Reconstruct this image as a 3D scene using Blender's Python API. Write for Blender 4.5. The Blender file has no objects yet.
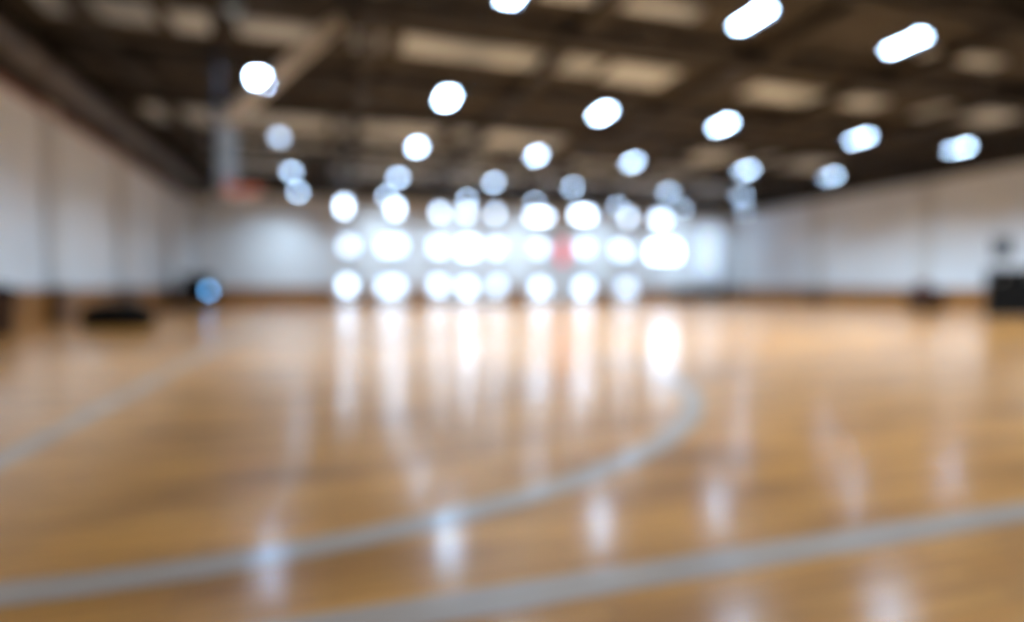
import bpy, bmesh, math, random
from mathutils import Vector, Matrix
random.seed(4)
S = bpy.context.scene
C = S.collection
PI = math.pi

# ------------------------------------------------------------------ dimensions (metres)
XL, XR = -7.3, 28.0          # side walls
YN, YF = -6.0, 35.7          # open near end, far wall
ZC = 6.9                     # roof deck
ZL = 6.0                     # lamps
ROWS = [3.3, 9.2, 15.45, 21.1, 27.2, 32.9]  # first row is out of view, added only to light the near floor
COLS = [-1.58, 3.0, 7.52, 11.6, 17.05, 21.65]

# ------------------------------------------------------------------ materials
def mat(name, col, rough=.6, metal=0., emit=None, strength=0., alpha=1., spec=.5):
    m = bpy.data.materials.new(name); m.use_nodes = True
    b = m.node_tree.nodes['Principled BSDF']
    b.inputs['Base Color'].default_value = (*col, 1)
    b.inputs['Roughness'].default_value = rough
    b.inputs['Metallic'].default_value = metal
    b.inputs['Specular IOR Level'].default_value = spec
    b.inputs['Alpha'].default_value = alpha
    if emit:
        b.inputs['Emission Color'].default_value = (*emit, 1)
        b.inputs['Emission Strength'].default_value = strength
    return m

def noisy(name, c1, c2, scale=(1, 1, 1), rough=.6, metal=0., detail=4, spec=.5, bump=0., nscale=3.):
    """base colour wandering between c1 and c2 in object space"""
    m = mat(name, c1, rough, metal, spec=spec)
    nt = m.node_tree; N = nt.nodes; L = nt.links
    b = N['Principled BSDF']
    tc = N.new('ShaderNodeTexCoord'); mp = N.new('ShaderNodeMapping')
    mp.inputs['Scale'].default_value = scale
    no = N.new('ShaderNodeTexNoise'); no.inputs['Scale'].default_value = nscale; no.inputs['Detail'].default_value = detail
    rp = N.new('ShaderNodeValToRGB')
    rp.color_ramp.elements[0].position = .3; rp.color_ramp.elements[0].color = (*c1, 1)
    rp.color_ramp.elements[1].position = .7; rp.color_ramp.elements[1].color = (*c2, 1)
    L.new(tc.outputs['Object'], mp.inputs['Vector']); L.new(mp.outputs['Vector'], no.inputs['Vector'])
    L.new(no.outputs['Fac'], rp.inputs['Fac']); L.new(rp.outputs['Color'], b.inputs['Base Color'])
    if bump:
        bp = N.new('ShaderNodeBump'); bp.inputs['Strength'].default_value = bump; bp.inputs['Distance'].default_value = .02
        L.new(no.outputs['Fac'], bp.inputs['Height']); L.new(bp.outputs['Normal'], b.inputs['Normal'])
    return m

COAT = dict(w=1.0, r=.17, ior=1.75)
def coat(m, k=1.):
    b = m.node_tree.nodes['Principled BSDF']
    b.inputs['Coat Weight'].default_value = COAT['w'] * k
    b.inputs['Coat Roughness'].default_value = COAT['r']
    b.inputs['Coat IOR'].default_value = COAT['ior']

def floor_material():
    m = mat('varnished_maple', (.4, .22, .09), .36, spec=.52)
    nt = m.node_tree; N = nt.nodes; L = nt.links; b = N['Principled BSDF']
    tc = N.new('ShaderNodeTexCoord')
    br = N.new('ShaderNodeTexBrick')
    br.inputs['Color1'].default_value = (.80, .345, .075, 1)
    br.inputs['Color2'].default_value = (.65, .26, .045, 1)
    br.inputs['Mortar'].default_value = (.2, .09, .03, 1)
    br.inputs['Scale'].default_value = 1.; br.inputs['Mortar Size'].default_value = .002
    br.inputs['Brick Width'].default_value = 1.3; br.inputs['Row Height'].default_value = .07
    br.offset = .37
    L.new(tc.outputs['Object'], br.inputs['Vector'])
    no = N.new('ShaderNodeTexNoise'); no.inputs['Scale'].default_value = 1.; no.inputs['Detail'].default_value = 3
    mp = N.new('ShaderNodeMapping'); mp.inputs['Scale'].default_value = (.8, 2.6, 1)
    L.new(tc.outputs['Object'], mp.inputs['Vector']); L.new(mp.outputs['Vector'], no.inputs['Vector'])
    rp = N.new('ShaderNodeValToRGB')
    rp.color_ramp.elements[0].position = .3; rp.color_ramp.elements[0].color = (.58, .52, .46, 1)
    rp.color_ramp.elements[1].position = .68; rp.color_ramp.elements[1].color = (1.18, 1.18, 1.18, 1)
    L.new(no.outputs['Fac'], rp.inputs['Fac'])
    mx = N.new('ShaderNodeMix'); mx.data_type = 'RGBA'; mx.blend_type = 'MULTIPLY'; mx.inputs[0].default_value = 1
    L.new(br.outputs['Color'], mx.inputs[6]); L.new(rp.outputs['Color'], mx.inputs[7])
    L.new(mx.outputs[2], b.inputs['Base Color'])
    coat(m)
    return m

M = {}
M['floor'] = floor_material()
M['line'] = noisy('court_line_paint', (.48, .35, .275), (.55, .41, .325), rough=.4, nscale=2.); coat(M['line'])
M['wall'] = noisy('painted_block_wall', (.66, .71, .77), (.73, .78, .84), rough=.75, nscale=.7, spec=.2)
M['pilaster'] = noisy('painted_steel_pilaster', (.58, .60, .62), (.64, .66, .68), rough=.7, nscale=1.2, spec=.2)
M['wood_base'] = noisy('brown_wood_panelling', (.24, .095, .014), (.32, .13, .022), (1, 1, .2), rough=.6, nscale=4.)
M['wood_dark'] = noisy('dark_wood_panelling', (.10, .042, .010), (.14, .06, .015), (1, 1, .2), rough=.5, nscale=4.)
M['deck'] = noisy('dark_roof_deck', (.022, .020, .019), (.065, .060, .054), (.3, 2.2, 1), rough=.8, nscale=1.2, spec=.1)
M['panel'] = noisy('beige_roof_insulation', (.20, .24, .30), (.56, .63, .72), (.6, .9, 1), rough=.85, nscale=1.1, spec=.1)
M['panel_grey'] = noisy('grey_roof_insulation', (.50, .58, .67), (.62, .71, .80), (.5, 1.2, 1), rough=.85, nscale=1.1, spec=.1)
M['steel'] = noisy('dark_painted_steel', (.016, .014, .012), (.03, .026, .022), rough=.6, nscale=2., spec=.2)
M['duct'] = noisy('brown_grey_duct', (.05, .04, .032), (.10, .08, .062), (.6, .4, 1), rough=.55, nscale=1.5)
M['red_pipe'] = noisy('red_sprinkler_pipe', (.22, .05, .025), (.28, .07, .03), rough=.45)
M['frame'] = noisy('white_window_frame', (.68, .69, .70), (.76, .77, .78), rough=.5, nscale=2.)
M['housing'] = noisy('lamp_housing_paint', (.10, .10, .10), (.14, .14, .14), rough=.45)
M['cable'] = noisy('steel_cable', (.10, .10, .10), (.16, .16, .16), rough=.4, metal=.8)
M['black'] = noisy('black_plastic', (.004, .004, .0045), (.007, .007, .007), rough=.75, spec=.15)
M['black_cloth'] = noisy('black_canvas', (.004, .0035, .003), (.008, .007, .006), rough=.9, spec=.1, nscale=20., bump=.2)
M['grey_strap'] = noisy('grey_webbing', (.06, .05, .045), (.09, .08, .07), rough=.8)
M['metal'] = noisy('brushed_metal', (.35, .35, .36), (.45, .45, .46), rough=.35, metal=.9)
M['rubber'] = noisy('black_rubber', (.012, .012, .012), (.02, .02, .02), rough=.7)
M['grey_box'] = noisy('grey_speaker_shell', (.02, .022, .026), (.035, .038, .043), rough=.5)
M['mesh_grille'] = noisy('dark_grille', (.04, .045, .05), (.07, .075, .08), rough=.6, nscale=30.)
M['bench'] = noisy('stained_chest_wood', (.030, .011, .004), (.05, .018, .006), (1, 6, 1), rough=.7, spec=.2)
M['red_bag'] = noisy('maroon_bag_cloth', (.17, .06, .045), (.23, .08, .06), rough=.8, nscale=8.)
M['crate_brown'] = noisy('dark_brown_crate', (.03, .012, .006), (.05, .02, .01), rough=.6)
M['crate_grey'] = noisy('dark_grey_bin', (.018, .015, .013), (.03, .026, .022), rough=.6)
M['orange'] = noisy('orange_rim_paint', (.75, .16, .05), (.85, .20, .07), rough=.4)
M['pale_steel'] = noisy('pale_grey_pipe', (.52, .52, .52), (.60, .60, .60), rough=.5)
M['board'] = noisy('blue_grey_glass_board', (.30, .40, .52), (.36, .47, .60), rough=.15)
M['net'] = noisy('white_net_cord', (.5, .5, .5), (.6, .6, .6), rough=.8)
M['red_sign'] = mat('red_lit_sign', (.7, .02, .03), .5, emit=(1, .008, .02), strength=.95)
M['motor'] = mat('blue_grey_enamel', (.25, .38, .55), .3)
M['screen'] = mat('glowing_blue_screen', (.02, .1, .2), .3, emit=(.17, .50, 1.), strength=10.)
SKY = (.68, .89, 1.18)
def glow(L):
    k = f'daylit_frosted_pane_{L}'
    if k not in M:
        M[k] = mat(k, (.75, .8, .85), .25, emit=SKY, strength=L)
    return M[k]
LAMP = (.58, .84, 1.2)
def diffuser_mat(L):
    k = f'lamp_diffuser_{L}'
    if k not in M:
        M[k] = mat(k, (.8, .8, .8), .5, emit=LAMP, strength=L)
    return M[k]

# ------------------------------------------------------------------ mesh helpers
def add_box(bm, x0, x1, y0, y1, z0, z1, bev=0., mi=0, mtx=None):
    v = [bm.verts.new((x, y, z)) for z in (z0, z1) for y in (y0, y1) for x in (x0, x1)]
    fs = [(0, 2, 3, 1), (4, 5, 7, 6), (0, 1, 5, 4), (2, 6, 7, 3), (0, 4, 6, 2), (1, 3, 7, 5)]
    F = [bm.faces.new([v[i] for i in f]) for f in fs]
    for q in F: q.material_index = mi
    if bev:
        r = bmesh.ops.bevel(bm, geom=list({e for q in F for e in q.edges}), offset=bev, segments=2, affect='EDGES', profile=.6)
        for q in r['faces']: q.material_index = mi
        vs = list({w for q in r['faces'] for w in q.verts} | {w for q in F if q.is_valid for w in q.verts})
    else:
        vs = v
    if mtx is not None:
        bmesh.ops.transform(bm, matrix=mtx, verts=vs)

def add_tube(bm, pts, r, seg=10, closed=False, mi=0):
    pts = [Vector(p) for p in pts]; n = len(pts); rings = []
    rr = r if isinstance(r, (list, tuple)) else [r] * n
    for i, p in enumerate(pts):
        a = pts[(i - 1) % n] if (closed or i > 0) else p
        b = pts[(i + 1) % n] if (closed or i < n - 1) else p
        d = (b - a).normalized()
        u = d.cross(Vector((0, 0, 1)))
        if u.length < 1e-3: u = d.cross(Vector((0, 1, 0)))
        u.normalize(); w = d.cross(u)
        rings.append([bm.verts.new(p + rr[i] * (math.cos(2*PI*k/seg) * u + math.sin(2*PI*k/seg) * w)) for k in range(seg)])
    for i in range(n if closed else n - 1):
        A, B = rings[i], rings[(i + 1) % n]
        for k in range(seg):
            f = bm.faces.new((A[k], A[(k+1) % seg], B[(k+1) % seg], B[k])); f.smooth = True; f.material_index = mi
    if not closed:
        bm.faces.new(rings[0][::-1]).material_index = mi; bm.faces.new(rings[-1]).material_index = mi

def add_lathe(bm, prof, seg=28, cx=0., cy=0.):
    rings = []
    for r, z in prof:
        if r < 1e-5: rings.append([bm.verts.new((cx, cy, z))])
        else: rings.append([bm.verts.new((cx + r*math.cos(2*PI*k/seg), cy + r*math.sin(2*PI*k/seg), z)) for k in range(seg)])
    for A, B in zip(rings, rings[1:]):
        for k in range(seg):
            a = A[k % len(A)]; a2 = A[(k+1) % len(A)]; b = B[k % len(B)]; b2 = B[(k+1) % len(B)]
            vs = [a]
            for w in (a2, b2, b):
                if w not in vs: vs.append(w)
            if len(vs) > 2:
                f = bm.faces.new(vs); f.smooth = True

def obj(name, bm, m, parent=None, loc=(0, 0, 0), rotz=0.):
    me = bpy.data.meshes.new(name)
    bmesh.ops.recalc_face_normals(bm, faces=bm.faces)
    bm.to_mesh(me); bm.free()
    for q in (m if isinstance(m, list) else [m]): me.materials.append(q)
    o = bpy.data.objects.new(name, me); C.objects.link(o)
    o.location = loc; o.rotation_euler = (0, 0, rotz)
    if parent: o.parent = parent
    return o

def tag(o, label=None, cat=None, group=None, kind=None):
    if label: o['label'] = label
    if cat: o['category'] = cat
    if group: o['group'] = group
    if kind: o['kind'] = kind
    return o

def thing(name, label, cat, loc=(0, 0, 0), rotz=0., group=None, kind=None):
    o = bpy.data.objects.new(name, None); C.objects.link(o)
    o.location = loc; o.rotation_euler = (0, 0, rotz); o.empty_display_size = .2
    return tag(o, label, cat, group, kind)

def struct(name, bm, m, label, cat, parent=None):
    return tag(obj(name, bm, m, parent), label, cat, kind='structure')

def copy_tree(src, loc):
    r = src.copy(); C.objects.link(r); r.location = loc
    for ch in list(src.children):
        c = ch.copy(); C.objects.link(c); c.parent = r
        for g in list(ch.children):
            d = g.copy(); C.objects.link(d); d.parent = c
    return r

def B(): return bmesh.new()

# ------------------------------------------------------------------ the room shell
b = B(); add_box(b, XL - .3, XR + .3, YN, YF + .3, -.2, 0)
floor = struct('floor', b, M['floor'], 'varnished orange-brown maple gym floor with pale court lines', 'floor')

def strip(name, x0, x1, y0, y1, label):
    b = B(); add_box(b, x0, x1, y0, y1, .0005, .003)
    o = obj(name, b, M['line'], floor); o['label'] = label
strip('court_line', -1.6, 26., 1.67, 1.83, 'straight pale line crossing the nearest part of the floor')
strip('court_line', -1.90, -1.74, -5., 31., 'straight pale sideline running away along the left')
b = B()
cx, cy, R, w = -.84, 6.86, 4.61, .088
N_ = 160; inn = []; out = []; 
for k in range(N_):
    a = 2*PI*k/N_
    inn.append(b.verts.new((cx + (R-w)*math.cos(a), cy + (R-w)*math.sin(a), .0045)))
    out.append(b.verts.new((cx + (R+w)*math.cos(a), cy + (R+w)*math.sin(a), .0045)))
for k in range(N_):
    j = (k+1) % N_
    b.faces.new((inn[k], out[k], out[j], inn[j]))
o = obj('court_circle', b, M['line'], floor); o['label'] = 'large pale circle painted on the court'

b = B(); add_box(b, XL - .3, XL, YN, YF + .3, 0, ZC)
struct('wall_left', b, M['wall'], 'long pale gym wall on the left side', 'wall')
b = B(); add_box(b, XR, XR + .3, YN, YF + .3, 0, ZC)
struct('wall_right', b, M['wall'], 'long pale gym wall on the right side', 'wall')
b = B(); add_box(b, XL, XR, YF, YF + .3, 0, ZC)
struct('wall_back', b, M['wall'], 'pale end wall of the gym holding the bright windows', 'wall')
b = B(); add_box(b, XL - .3, XR + .3, YN, YF + .3, ZC, ZC + .25)
ceiling = struct('ceiling', b, M['deck'], 'dark brown roof deck with beige insulation patches', 'ceiling')

PANELS = {
 (10.8, 11.4): ('a', [(4.06, 7.64), (14.22, 16.89)]),
 (14.0, 15.1): ('a', [(-5.68, -3.61), (-3.29, -2.49), (-1.94, -.13), (.54, 1.24), (1.71, 6.91), (7.27, 9.23), (11.94, 15.13), (15.53, 16.97), (18.92, 22.71)]),
 (21.0, 23.5): ('a', [(-5.81, -3.84), (-3.05, -.03), (.21, 4.03), (4.62, 9.02), (15.23, 17.34), (18.99, 23.09)]),
 (25.3, 27.2): ('g', [(-5.08, -.04), (.37, 7.6), (8.4, 18.58)]),
 (29.0, 32.0): ('g', [(-5.43, -1.45), (.2, 12.26), (13.48, 24.)]),
}
for (y0, y1), (kind, xs) in PANELS.items():
    for x0, x1 in xs:
        e0, e1 = random.uniform(-.12, .2), random.uniform(-.2, .12)
        b = B(); add_box(b, x0, x1, y0 + e0, y1 + e1, ZC - .05, ZC - .001, bev=.02)
        obj('ceiling_panel', b, M['panel'] if kind == 'a' else M['panel_grey'], ceiling)['label'] = \
            'beige insulation panel between dark purlins' if kind == 'a' else 'grey insulation panel near the far end of the roof'

# open-web roof trusses across the hall, purlins along it
def truss(y, i, d=.55):
    b = B(); zb, zt = ZC - d, ZC - .06
    add_box(b, XL, XR, y - .09, y + .09, zb, zb + .14)
    add_box(b, XL, XR, y - .09, y + .09, zt - .12, zt)
    n = int((XR - XL) / .9); st = (XR - XL) / n
    for k in range(n):
        xa, xb = XL + k*st, XL + (k+1)*st
        za, zc = (zb + .1, zt - .1) if k % 2 == 0 else (zt - .1, zb + .1)
        add_tube(b, [(xa, y, za), (xb, y, zc)], .035, 6)
    struct('roof_truss', b, M['steel'], f'dark open-web roof truss spanning the hall, number {i} counting from the near end', 'roof truss')
ORD = ['first', 'second', 'third', 'fourth', 'fifth', 'sixth', 'seventh', 'eighth', 'ninth']
TR = [8.6, 12.1, 16.4, 19.6, 24.6, 28.2, 33.4]
for i, y in enumerate(TR):
    truss(y, i)
for o in C.objects:
    if o.name.startswith('roof_truss'):
        i = int(o['label'].split('number ')[1].split()[0])
        o['label'] = f'dark open-web roof truss spanning the hall, {ORD[i]} from the camera'
for i, x in enumerate([-4.8, .9, 5.4, 10.2, 14.6, 19.6, 24.8]):
    b = B(); add_box(b, x - .12, x + .12, YN, YF, ZC - .3, ZC - .06)
    add_box(b, x - .2, x + .2, YN, YF, ZC - .33, ZC - .29)
    struct('roof_purlin', b, M['steel'], f'dark steel roof purlin running to the far wall, {ORD[i]} from the left wall', 'roof purlin')

# eaves: dark beam and duct along the left wall, dark beam along right and far walls
b = B(); add_box(b, XL, XL + .5, YN, YF, 5.9, ZC, bev=.03)
struct('trim_1', b, M['steel'], 'dark eaves beam along the top of the left wall', 'eaves beam')
b = B(); add_box(b, XR - .45, XR, YN, YF, 6.2, ZC, bev=.03)
struct('trim_2', b, M['steel'], 'dark eaves beam along the top of the right wall', 'eaves beam')
b = B(); add_box(b, XL + .5, XR - .45, YF - .4, YF, 6.25, ZC, bev=.03)
struct('trim_3', b, M['steel'], 'dark eaves beam along the top of the end wall', 'eaves beam')
dt = thing('ventilation_duct', 'brown-grey round duct hung along the top of the left wall', 'duct', (XL + .95, 0, 6.1))
b = B(); add_tube(b, [(0, YN + .2, 0), (0, YF - .6, 0)], .32, 20)
obj('duct_tube', b, M['duct'], dt)
for y in (7., 11.5, 16., 20.5, 25., 29.5, 34.):
    b = B(); add_tube(b, [(.335*math.cos(a), y, .335*math.sin(a)) for a in [2*PI*k/24 for k in range(24)]], .03, 6, closed=True)
    obj('duct_band', b, M['steel'], dt)
    b = B(); add_tube(b, [(0, y, .33), (0, y, .8)], .012, 6)
    obj('hanger_rod', b, M['cable'], dt)
sp = thing('sprinkler_pipe', 'thin red sprinkler pipe running along the left wall under the duct', 'pipe', (XL + .14, 0, 5.72))
b = B(); add_tube(b, [(0, YN + .2, 0), (0, YF - .1, 0)], .07, 12)
obj('pipe_run', b, M['red_pipe'], sp)
for y in (10., 15., 20., 25., 30.):
    b = B(); add_box(b, -.14, .09, y - .04, y + .04, -.10, -.07); add_box(b, -.14, -.11, y - .04, y + .04, -.10, .1)
    obj('pipe_bracket', b, M['steel'], sp)

# wainscot
WB = .95
b = B(); add_box(b, XL, XL + .05, YN, YF, 0, WB); add_box(b, XL, XL + .075, YN, YF, WB - .05, WB)
struct('baseboard_left', b, M['wood_base'], 'brown wood wainscot along the foot of the left wall', 'wainscot')
b = B(); add_box(b, XR - .05, XR, YN, YF, 0, WB); add_box(b, XR - .075, XR, YN, YF, WB - .05, WB)
struct('baseboard_right', b, M['wood_base'], 'brown wood wainscot along the foot of the right wall', 'wainscot')
b = B()
for x0, x1 in [(XL + .05, .42), (1.5, 2.6), (4.5, 5.75), (10.7, 12.15), (16.85, 18.3), (20.2, XR - .05)]:
    add_box(b, x0, x1, YF - .05, YF, 0, WB); add_box(b, x0, x1, YF - .075, YF, WB - .05, WB)
struct('baseboard_back', b, M['wood_base'], 'brown wood wainscot between the windows of the end wall', 'wainscot')

# pilasters
def pilaster(wx, y, label):
    t = thing('pilaster', label, 'pilaster', (wx, y, 0), kind='structure')
    s = 1 if wx < 0 else -1
    x0, x1 = sorted((0, s*.16))
    b = B(); add_box(b, x0, x1, -.3, .3, WB + .04, ZC - .75, bev=.015); obj('shaft', b, M['pilaster'], t)
    x0, x1 = sorted((.052*s, s*.36))
    b = B(); add_box(b, x0, x1, -.42, .42, 0, WB + .04, bev=.015); o = obj('base_cladding', b, M['wood_dark'], t); o['label'] = 'dark brown wooden cladding'
for y, n in [(13., 'nearest the camera'), (18.95, 'second from the camera'), (24.5, 'third from the camera'), (31.2, 'nearest the far corner')]:
    pilaster(XL, y, f'grey pilaster on the left wall with a brown wooden base, {n}')
for y, n in [(14.8, 'nearest the camera'), (21.3, 'second from the camera'), (28., 'third from the camera'), (34.9, 'in the far corner')]:
    pilaster(XR, y, f'grey pilaster on the right wall with a brown wooden base, {n}')

# ------------------------------------------------------------------ windows of the end wall: (x, z, width, height, brightness)
WIN = {
1: [(0.79,5.72,0.40,0.65,8),(1.02,3.42,0.69,0.71,1.7),(0.91,1.06,0.63,0.71,3)],
2: [(3.77,5.73,0.36,0.61,8),(3.53,3.47,1.31,0.73,1.8),(3.47,1.00,1.25,0.73,2)],
3: [(6.46,5.59,0.38,0.50,6),(8.17,5.65,0.45,0.50,4.5),(10.00,5.66,0.40,0.51,4.5),(6.40,3.47,0.75,0.75,2),(8.24,3.45,0.97,0.82,4),(10.07,3.49,0.66,0.77,2),(6.34,1.06,0.75,0.75,2),(8.17,0.94,0.77,0.76,2.2),(10.14,1.06,0.66,0.77,1.5)],
4: [(12.99,5.56,1.25,0.33,9),(16.06,5.80,1.17,0.47,9),(12.99,3.54,0.97,0.72,1.4),(16.13,3.61,0.80,0.74,1.6),(13.06,0.93,0.84,0.79,2.2),(16.13,0.93,0.95,0.81,2.2)],
5: [(19.42,5.73,0.54,0.55,4.5),(21.92,5.74,1.04,0.49,5),(19.04,3.52,1.14,0.83,1.8),(22.25,3.44,2.16,0.92,5),(19.35,0.93,1.07,0.83,1.2)],
6: [(25.86,3.60,2.0,3.7,.5)],
}
WLAB = {1: 'narrow window stack of three bright panes at the left end of the row',
        2: 'window stack of three bright panes, second from the left',
        3: 'wide window with three columns of bright panes',
        4: 'window with two columns of bright panes beside the red sign',
        5: 'window with the widest glaring pane, left of the tall pale window',
        6: 'tall pale blue window nearest the right corner'}
for n, panes in WIN.items():
    t = thing(f'window_{n}', WLAB[n], 'window', (0, YF, 0), kind='structure')
    fb = B()
    for x, z, w, h, L in panes:      # each opening has its own frame bars and sill; the bars of one window make one frame
        e = .09
        x0, x1, z0, z1 = x - w/2, x + w/2, z - h/2, z + h/2
        add_box(fb, x0 - e, x0, -.11, 0, z0 - e, z1 + e); add_box(fb, x1, x1 + e, -.11, 0, z0 - e, z1 + e)
        add_box(fb, x0, x1, -.11, 0, z1, z1 + e); add_box(fb, x0, x1, -.11, 0, z0 - e, z0)
        add_box(fb, x0 - .12, x1 + .12, -.15, 0, z0 - e - .04, z0 - e)
        if n == 6:
            for k in (1, 2, 3): add_box(fb, x0, x1, -.09, -.01, z0 + k*h/4 - .025, z0 + k*h/4 + .025)
            add_box(fb, x - .025, x + .025, -.09, -.01, z0, z1)
    if n < 6:                        # outer frame of the whole stack, mullions between its columns, rails between its rows
        X0 = min(p[0] - p[2]/2 for p in panes) - .22; X1 = max(p[0] + p[2]/2 for p in panes) + .22
        Z0, Z1 = .40, max(p[1] + p[3]/2 for p in panes) + .2
        for xa in (X0, X1): add_box(fb, xa - .07, xa + .07, -.14, 0, 2.25 if (n == 5 and xa == X1) else Z0, Z1)
        for za in (Z0, Z1): add_box(fb, X0 - .07, 20.15 if (n == 5 and za == Z0) else X1 + .07, -.14, 0, za - .06, za + .06)
        for za in (2.25, 4.65): add_box(fb, X0, X1, -.10, 0, za - .06, za + .06)
        low = sorted(p[0] for p in panes if p[1] < 2)
        for xa, xb in zip(low, low[1:]): add_box(fb, (xa + xb)/2 - .06, (xa + xb)/2 + .06, -.10, 0, Z0, Z1)
    obj('window_frame', fb, M['frame'], t)
    for x, z, w, h, L in panes:
        b = B(); add_box(b, x - w/2, x + w/2, -.06, -.03, z - h/2, z + h/2)
        obj('pane', b, glow(round(L*1.7, 2) if z < 4 and n != 6 else L*1.5 if n != 6 else L), t)

# ------------------------------------------------------------------ ceiling lamps
def make_lamp(L):
    t = thing('high_bay_lamp', '', 'ceiling lamp', (0, 0, ZL))
    W_, D_ = .165, .42
    b = B()
    add_box(b, -W_, W_, -D_, D_, .03, .11, bev=.015)                       # body
    add_box(b, -W_, -W_ + .012, -D_, D_, -.045, .03); add_box(b, W_ - .012, W_, -D_, D_, -.045, .03)   # side skirts
    add_box(b, -.10, .10, -.2, .2, .11, .17, bev=.02)                      # driver box
    obj('housing', b, M['housing'], t)
    b = B(); add_box(b, -.14, .14, -.40, .40, .0, .03, bev=.008)
    obj('diffuser', b, diffuser_mat(L), t)
    for s in (-1, 1):
        b = B(); add_tube(b, [(0, s*.3, .10), (0, s*.3, ZC - ZL - .002)], .008, 6)
        obj('hanging_cable', b, M['cable'], t)
    li = bpy.data.lights.new('lamp_light', 'AREA'); li.shape = 'RECTANGLE'; li.size = .24; li.size_y = .7
    li.energy = LIGHT; li.color = (.66, .85, 1.0); li.spread = math.radians(122)
    lo = bpy.data.objects.new('lamp_light', li); C.objects.link(lo); lo.parent = t; lo.location = (0, 0, -.012)
    return t
LIGHT = 330.
LD = 16.
base = make_lamp(LD)
colname = ['first', 'second', 'third', 'fourth', 'fifth', 'sixth', 'seventh']
rowname = ['in the added unseen row directly overhead', 'in the row nearest the camera', 'in the second row from the camera', 'in the third row from the camera', 'in the fourth row from the camera', 'in the row nearest the windows']
firstdone = False
LEVEL = [45., 45., 50., 24., 17., 19.]           # diffuser glow set per row, nearer rows raised for stronger floor streaks
SIDE = [1., 1., 1., .9, .7, .6, 1.]
POWER = [.38, 1.15, 1.0, .95, .55, .6]
for r, y in enumerate(ROWS):
    for k, x in enumerate(COLS + ([26.5] if r == 5 else [])):
        o = base if not firstdone else copy_tree(base, (x, y, ZL))
        o.location = (x - (.3 if (r, k) == (1, 3) else 0), y + (.35 if (r, k) == (1, 1) else 0), ZL); firstdone = True
        o['label'] = f'glowing white ceiling lamp {rowname[r]}, {colname[k]} from the left wall'
        o['group'] = 'ceiling lamps of the gym'
        L = LEVEL[r] * (SIDE[k] if r < 3 else 1.35 if k > 3 else 1.) * {(3, 0): .2, (4, 0): .7, (2, 5): 1.6, (2, 0): 2., (2, 1): 1.1}.get((r, k), 1.)
        P = LIGHT * POWER[r] * (.2 if k == 6 else .75 if k == 0 and r < 5 else 1.1 if k == 0 else 1.35 if k == 5 else 1.) * (.5 if r == 0 and k in (0, 3, 4, 5) else 1.)
        for ch in o.children:
            if ch.name.startswith('diffuser'):
                ch.data = ch.data.copy(); ch.data.materials[0] = diffuser_mat(round(L, 1))
            elif ch.type == 'LIGHT':
                ch.data = ch.data.copy(); ch.data.energy = P
                if r < 2: ch.data.spread = math.radians(108)
                # outer lights get an added tilt towards the wall beside them, to brighten it
                ch.rotation_euler = (math.radians((18 if k == 0 else 32) if r == 5 else 0), math.radians(18 if k == 0 else -24 if k == 5 else 0), 0)

# ------------------------------------------------------------------ ceiling-hung basketball hoop on the left
WX, WY = .29, -.98
t = thing('basketball_hoop', 'ceiling-hung basketball hoop with blue-grey backboard and orange rim', 'basketball hoop', (-2.05, 13.4, 0))
b = B(); add_box(b, -.23, -.09, -.07, .07, 3.3, ZC - .35, bev=.01); add_box(b, -.26, -.06, -.25, .25, ZC - .37, ZC - .33)
obj('mast', b, M['steel'], t)
b = B()
for dy in (-.3, .3):
    add_tube(b, [(-.12, dy, 4.3), (2.35, dy - .1, ZC - .10)], .075, 10)
for q in (.25, .5, .75):
    add_tube(b, [(-.12 + 2.47*q, -.3 - .1*q, 4.3 + 2.5*q), (-.12 + 2.47*q, .3 - .1*q, 4.3 + 2.5*q)], .05, 8)
add_tube(b, [(-.12, -.3, 4.3), (-.12, .3, 4.3)], .06, 8)
obj('brace', b, M['pale_steel'], t)
b = B(); add_box(b, 0, .04, -.9, .9, 2.95, 4.45, bev=.008)
bd = obj('backboard', b, M['board'], t)
b = B()
for a in ((-.93, -.87, 2.92, 4.48), (.87, .93, 2.92, 4.48), (-.9, .9, 2.92, 2.98), (-.9, .9, 4.42, 4.48)):
    add_box(b, -.03, .055, a[0], a[1], a[2], a[3])
for z in (3.4, 4.0): add_box(b, -.09, -.03, -.6, .6, z - .04, z + .04)
obj('board_frame', b, M['metal'], bd)
b = B()
add_tube(b, [(.04 + .16 + .23 + .23*math.cos(a), .23*math.sin(a), 3.05) for a in [2*PI*k/32 for k in range(32)]], .035, 8, closed=True)
add_box(b, .04, .20, -.10, .10, 2.95, 3.08, bev=.01); add_box(b, .04, .065, -.16, .16, 2.93, 3.25)
rim = obj('rim', b, M['orange'], t)
b = B()
for k in range(16):
    for s in (1, -1):
        pts = []
        for q in range(5):
            a = 2*PI*k/16 + s*q*PI/16; rr = .23 - .022*q
            pts.append((.43 + rr*math.cos(a), rr*math.sin(a), 3.03 - .1*q))
        add_tube(b, pts, .005, 4)
obj('net', b, M['net'], rim)
b = B(); add_tube(b, [(WX, WY - .2, 6.46), (WX, WY + .2, 6.46)], .17, 16); wm = obj('winch_motor', b, M['motor'], t); wm['label'] = 'blue-grey winch drum'
for q in (-1, 1):
    b = B(); add_box(b, WX - .2, WX + .2, WY + q*.22 - .02, WY + q*.22 + .02, 6.3, ZC); obj('bracket', b, M['steel'], wm)

# ------------------------------------------------------------------ red sign between windows
t = thing('wall_sign', 'upright red lit sign between two bright panes of the end wall', 'sign', (14.6, YF - .11, 3.3))
b = B(); add_box(b, -.30, .30, -.06, 0, -.70, .70, bev=.02); obj('sign_frame', b, M['steel'], t)
b = B(); add_box(b, -.285, .285, -.075, -.06, -.7, .7); obj('sign_face', b, M['red_sign'], t)

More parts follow.
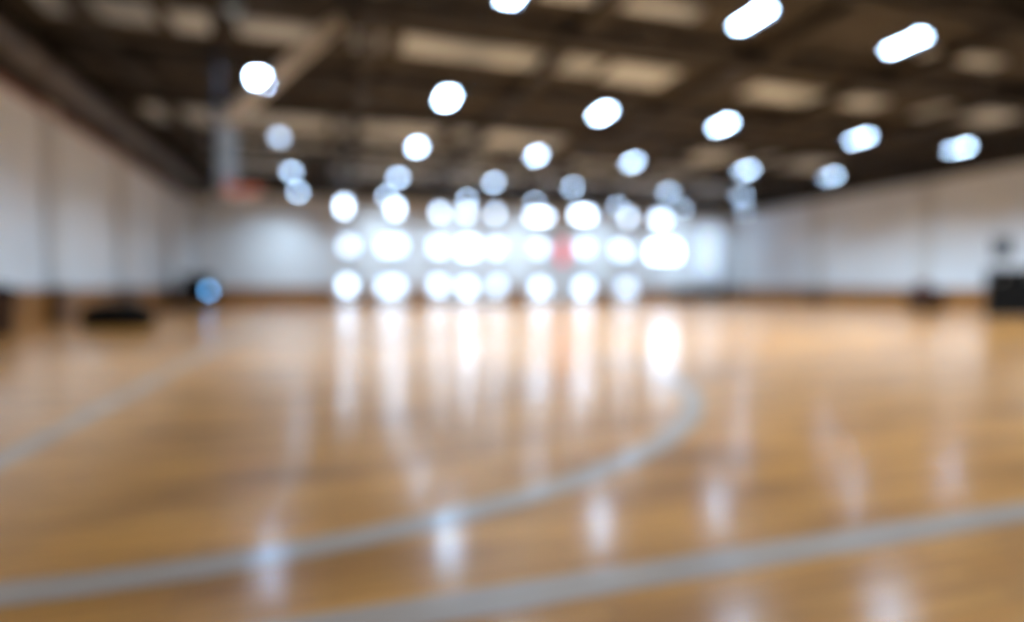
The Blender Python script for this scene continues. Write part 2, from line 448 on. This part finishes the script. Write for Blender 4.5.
# ------------------------------------------------------------------ things along the walls
# cart with glowing screen
t = thing('control_cart', 'black rolling cart with a small glowing blue screen, in the far left corner', 'cart', (-5.95, 30.4, 0), .19)
t.scale = (1.3, 1.25, 1.3)
b = B(); add_box(b, -.55, .55, -.32, .32, .12, 1.16, bev=.03); obj('cabinet', b, M['black'], t)
b = B(); add_box(b, -.60, .60, -.36, .36, 1.16, 1.21, bev=.01); obj('top', b, M['black'], t)
for sx in (-1, 1):
    for sy in (-1, 1):
        b = B(); add_tube(b, [(sx*.44 - .02, sy*.24, .055), (sx*.44 + .02, sy*.24, .055)], .055, 14); add_box(b, sx*.44 - .03, sx*.44 + .03, sy*.24 - .02, sy*.24 + .02, .07, .13)
        obj('wheel', b, M['rubber'], t)
b = B(); add_tube(b, [(-.54, -.2, 1.02), (-.66, -.2, 1.05), (-.66, .2, 1.05), (-.54, .2, 1.02)], .015, 8); obj('push_handle', b, M['metal'], t)
b = B(); add_box(b, .22, .46, -.36, -.31, .53, .73, bev=.01); mo = obj('monitor', b, M['black'], t)
b = B(); add_box(b, .25, .43, -.372, -.36, .555, .705); obj('screen', b, M['screen'], mo)

# duffel bag on the floor
t = thing('duffel_bag', 'long black duffel bag lying on the floor near the left wall', 'bag', (-4.98, 16.4, 0), -.25)
t.scale = (1.0, 1.2, 1.45)
b = B(); n = 13; rings = []
for i in range(n):
    x = -.85 + 1.7*i/(n-1); e = abs(x)/.85; k = (1 - e**4)**.5 if e < 1 else .0
    k = max(k, .35); hz = .21*k*(1 + .07*math.sin(3*x + 1)); hy = .26*k
    ring = []
    for j in range(20):
        a = 2*PI*j/20; cy_, cz_ = math.cos(a), math.sin(a)
        ring.append(b.verts.new((x, hy*math.copysign(abs(cy_)**.75, cy_), max(.0, .2 + hz*math.copysign(abs(cz_)**.75, cz_)) if cz_ > -.6 else 0.)))
    rings.append(ring)
for A, D in zip(rings, rings[1:]):
    for j in range(20):
        f = b.faces.new((A[j], A[(j+1) % 20], D[(j+1) % 20], D[j])); f.smooth = True
b.faces.new(rings[0]); b.faces.new(rings[-1])
obj('bag_body', b, M['black_cloth'], t)
for s in (-1, 1):
    b = B(); add_tube(b, [(-.32, s*.25, .2), (-.3, s*.2, .38), (-.2, s*.09, .5), (0, s*.05, .54), (.2, s*.09, .5), (.3, s*.2, .38), (.32, s*.25, .2)], .016, 6)
    obj('handle', b, M['grey_strap'], t)
b = B(); add_tube(b, [(-.75, 0, .352), (-.4, 0, .415), (0, 0, .42), (.4, 0, .415), (.75, 0, .352)], .009, 6); obj('zip', b, M['grey_strap'], t)

# bin at the left edge
t = thing('waste_bin', 'dark round waste bin against the left wall at the picture edge', 'bin', (-6.55, 14.35, 0))
b = B(); add_lathe(b, [(0, .0), (.29, 0), (.31, .02), (.38, .86), (.40, .87), (.40, .91), (.37, .91), (.36, .87), (.29, .06), (0, .06)]); obj('bin_body', b, M['crate_brown'], t)
b = B(); add_lathe(b, [(.41, .90), (.42, .92), (.41, .95), (.30, 1.02), (.12, 1.06), (0, 1.065)]); obj('lid', b, M['black'], t)
for s in (-1, 1):
    b = B(); add_tube(b, [(s*.37, -.1, .74), (s*.44, -.08, .74), (s*.44, .08, .74), (s*.37, .1, .74)], .014, 6); obj('handle', b, M['black'], t)

# equipment case, right
t = thing('equipment_case', 'tall black upright equipment case on castors by the right wall', 'case', (19.9, 12.35, 0), -.9)
b = B(); add_box(b, -.66, .66, -.46, .46, .10, 1.26, bev=.05); obj('case_body', b, M['black'], t)
b = B(); add_box(b, -.67, .67, -.47, .47, 1.27, 1.56, bev=.07); obj('lid', b, M['black'], t)
for sx in (-1, 1):
    for sy in (-1, 1):
        b = B(); add_tube(b, [(sx*.52 - .02, sy*.34, .05), (sx*.52 + .02, sy*.34, .05)], .05, 14); add_box(b, sx*.52 - .03, sx*.52 + .03, sy*.34 - .03, sy*.34 + .03, .06, .11)
        obj('castor', b, M['rubber'], t)
    b = B(); add_box(b, sx*.35 - .04, sx*.35 + .04, -.485, -.45, 1.2, 1.34, bev=.005); obj('latch', b, M['metal'], t)
    b = B(); add_tube(b, [(sx*.65, -.1, .8), (sx*.72, -.09, .8), (sx*.72, .09, .8), (sx*.65, .1, .8)], .015, 6); obj('handle', b, M['metal'], t)
# loudspeaker on its stand, behind the case
t = thing('speaker_stand', 'thin dark tripod stand holding up the grey loudspeaker', 'stand', (24.35, 15.55, 0), .4)
b = B(); add_tube(b, [(0, 0, .25), (0, 0, 1.3)], .022, 10); add_tube(b, [(0, 0, 1.3), (0, 0, 2.12)], .016, 10); obj('pole', b, M['grey_box'], t)
b = B(); add_tube(b, [(0, 0, .88), (0, 0, 1.0)], .04, 12); obj('collar', b, M['black'], t)
for k in range(3):
    a = 2*PI*k/3
    b = B(); add_tube(b, [(.03*math.cos(a), .03*math.sin(a), .94), (.5*math.cos(a), .5*math.sin(a), .02)], .014, 8)
    add_tube(b, [(.02*math.cos(a), .02*math.sin(a), .3), (.27*math.cos(a), .27*math.sin(a), .46)], .008, 6); obj('leg', b, M['black'], t)
t = thing('loudspeaker', 'grey loudspeaker raised on a pole above the black case', 'loudspeaker', (24.35, 15.55, 2.12), -.95)
t.scale = (1.25, 1.25, 1.15)
b = B(); add_box(b, -.24, .24, -.2, .2, .0, .66, bev=.04); obj('cabinet', b, M['grey_box'], t)
b = B(); add_box(b, -.21, .21, -.215, -.2, .03, .63, bev=.005); obj('grille', b, M['mesh_grille'], t)
b = B(); add_tube(b, [(0, -.205, .22), (0, -.222, .22)], [.16, .15], 24); obj('woofer', b, M['black'], t)
b = B(); add_box(b, -.12, .12, -.222, -.21, .44, .58, bev=.004); obj('horn', b, M['black'], t)

# bench with a maroon bag, right wall
t = thing('wooden_chest', 'dark brown wooden chest standing near the right wall', 'chest', (23.7, 18.0, 0), PI/2 - .55)
b = B(); add_box(b, -.86, .86, -.40, .40, .05, .80, bev=.012); obj('chest_body', b, M['bench'], t)
b = B(); add_box(b, -.90, .90, -.44, .44, .81, .90, bev=.015); obj('lid', b, M['bench'], t)
b = B(); add_box(b, -.88, .88, -.42, .42, 0, .06, bev=.01); obj('plinth', b, M['bench'], t)
for s_ in (-1, 1):
    b = B(); add_tube(b, [(s_*.86, -.12, .58), (s_*.92, -.11, .55), (s_*.92, .11, .55), (s_*.86, .12, .58)], .015, 6); obj('handle', b, M['metal'], t)
    b = B(); add_box(b, s_*.4 - .03, s_*.4 + .03, .395, .415, .6, .84, bev=.004); obj('hasp', b, M['metal'], t)
dx, dy = math.cos(PI/2 - .55), math.sin(PI/2 - .55)
t = thing('gym_bag', 'small maroon bag sitting on the wooden chest', 'bag', (23.7 + .3*dx, 18.0 + .3*dy, .90), PI/2 - .55)
b = B(); add_box(b, -.34, .34, -.18, .18, 0, .32, bev=.09); obj('bag_body', b, M['red_bag'], t)
b = B(); add_tube(b, [(-.16, 0, .30), (-.15, 0, .42), (0, 0, .46), (.15, 0, .42), (.16, 0, .30)], .013, 6); obj('handle', b, M['grey_strap'], t)

# two small containers by the end wall
t = thing('storage_crate', 'low dark brown crate against the end wall below the glaring pane', 'crate', (23.6, 35.0, 0))
t.scale = (1.6, 1.6, 1.6)
b = B(); add_box(b, -.38, .38, -.25, .25, 0, .05); add_box(b, -.38, .38, -.25, -.21, .05, .5); add_box(b, -.38, .38, .21, .25, .05, .5); add_box(b, -.38, -.34, -.21, .21, .05, .5); add_box(b, .34, .38, -.21, .21, .05, .5); add_box(b, -.40, .40, -.27, -.2, .44, .5); add_box(b, -.40, .40, .2, .27, .44, .5)
obj('crate_body', b, M['crate_brown'], t)
b = B(); add_box(b, -.33, .33, -.2, .2, .40, .47, bev=.02); obj('lid', b, M['crate_brown'], t)
t = thing('storage_bin', 'dark grey lidded bin by the end wall under the pale window', 'bin', (25.75, 35.0, 0))
t.scale = (1.7, 1.6, 1.5)
b = B(); add_box(b, -.33, .33, -.24, .24, 0, .52, bev=.03); obj('bin_body', b, M['crate_grey'], t)
b = B(); add_box(b, -.36, .36, -.27, .27, .53, .6, bev=.02); obj('lid', b, M['crate_grey'], t)

# ------------------------------------------------------------------ light, camera
w = bpy.data.worlds.new('dim_sky'); S.world = w; w.use_nodes = True
bg = w.node_tree.nodes['Background']
bg.inputs['Color'].default_value = (.75, .85, 1., 1); bg.inputs['Strength'].default_value = .25

cam = bpy.data.cameras.new('camera'); co = bpy.data.objects.new('camera', cam); C.objects.link(co)
co.location = (0, 0, 1.0)
co.rotation_euler = (math.radians(90 - 2.37), 0, -math.atan(181/580))
cam.sensor_width = 36.; cam.lens = 580/1024*36.
cam.clip_start = .05; cam.clip_end = 200
cam.dof.use_dof = True; cam.dof.focus_distance = .6; cam.dof.aperture_fstop = .74; cam.dof.aperture_blades = 0
S.camera = co
S.view_settings.view_transform = 'Standard'
S.view_settings.look = 'None'
S.view_settings.exposure = 0.
S.view_settings.gamma = 1.
S.cycles.use_denoising = True
S.cycles.max_bounces = 8
S.cycles.sample_clamp_indirect = 8.
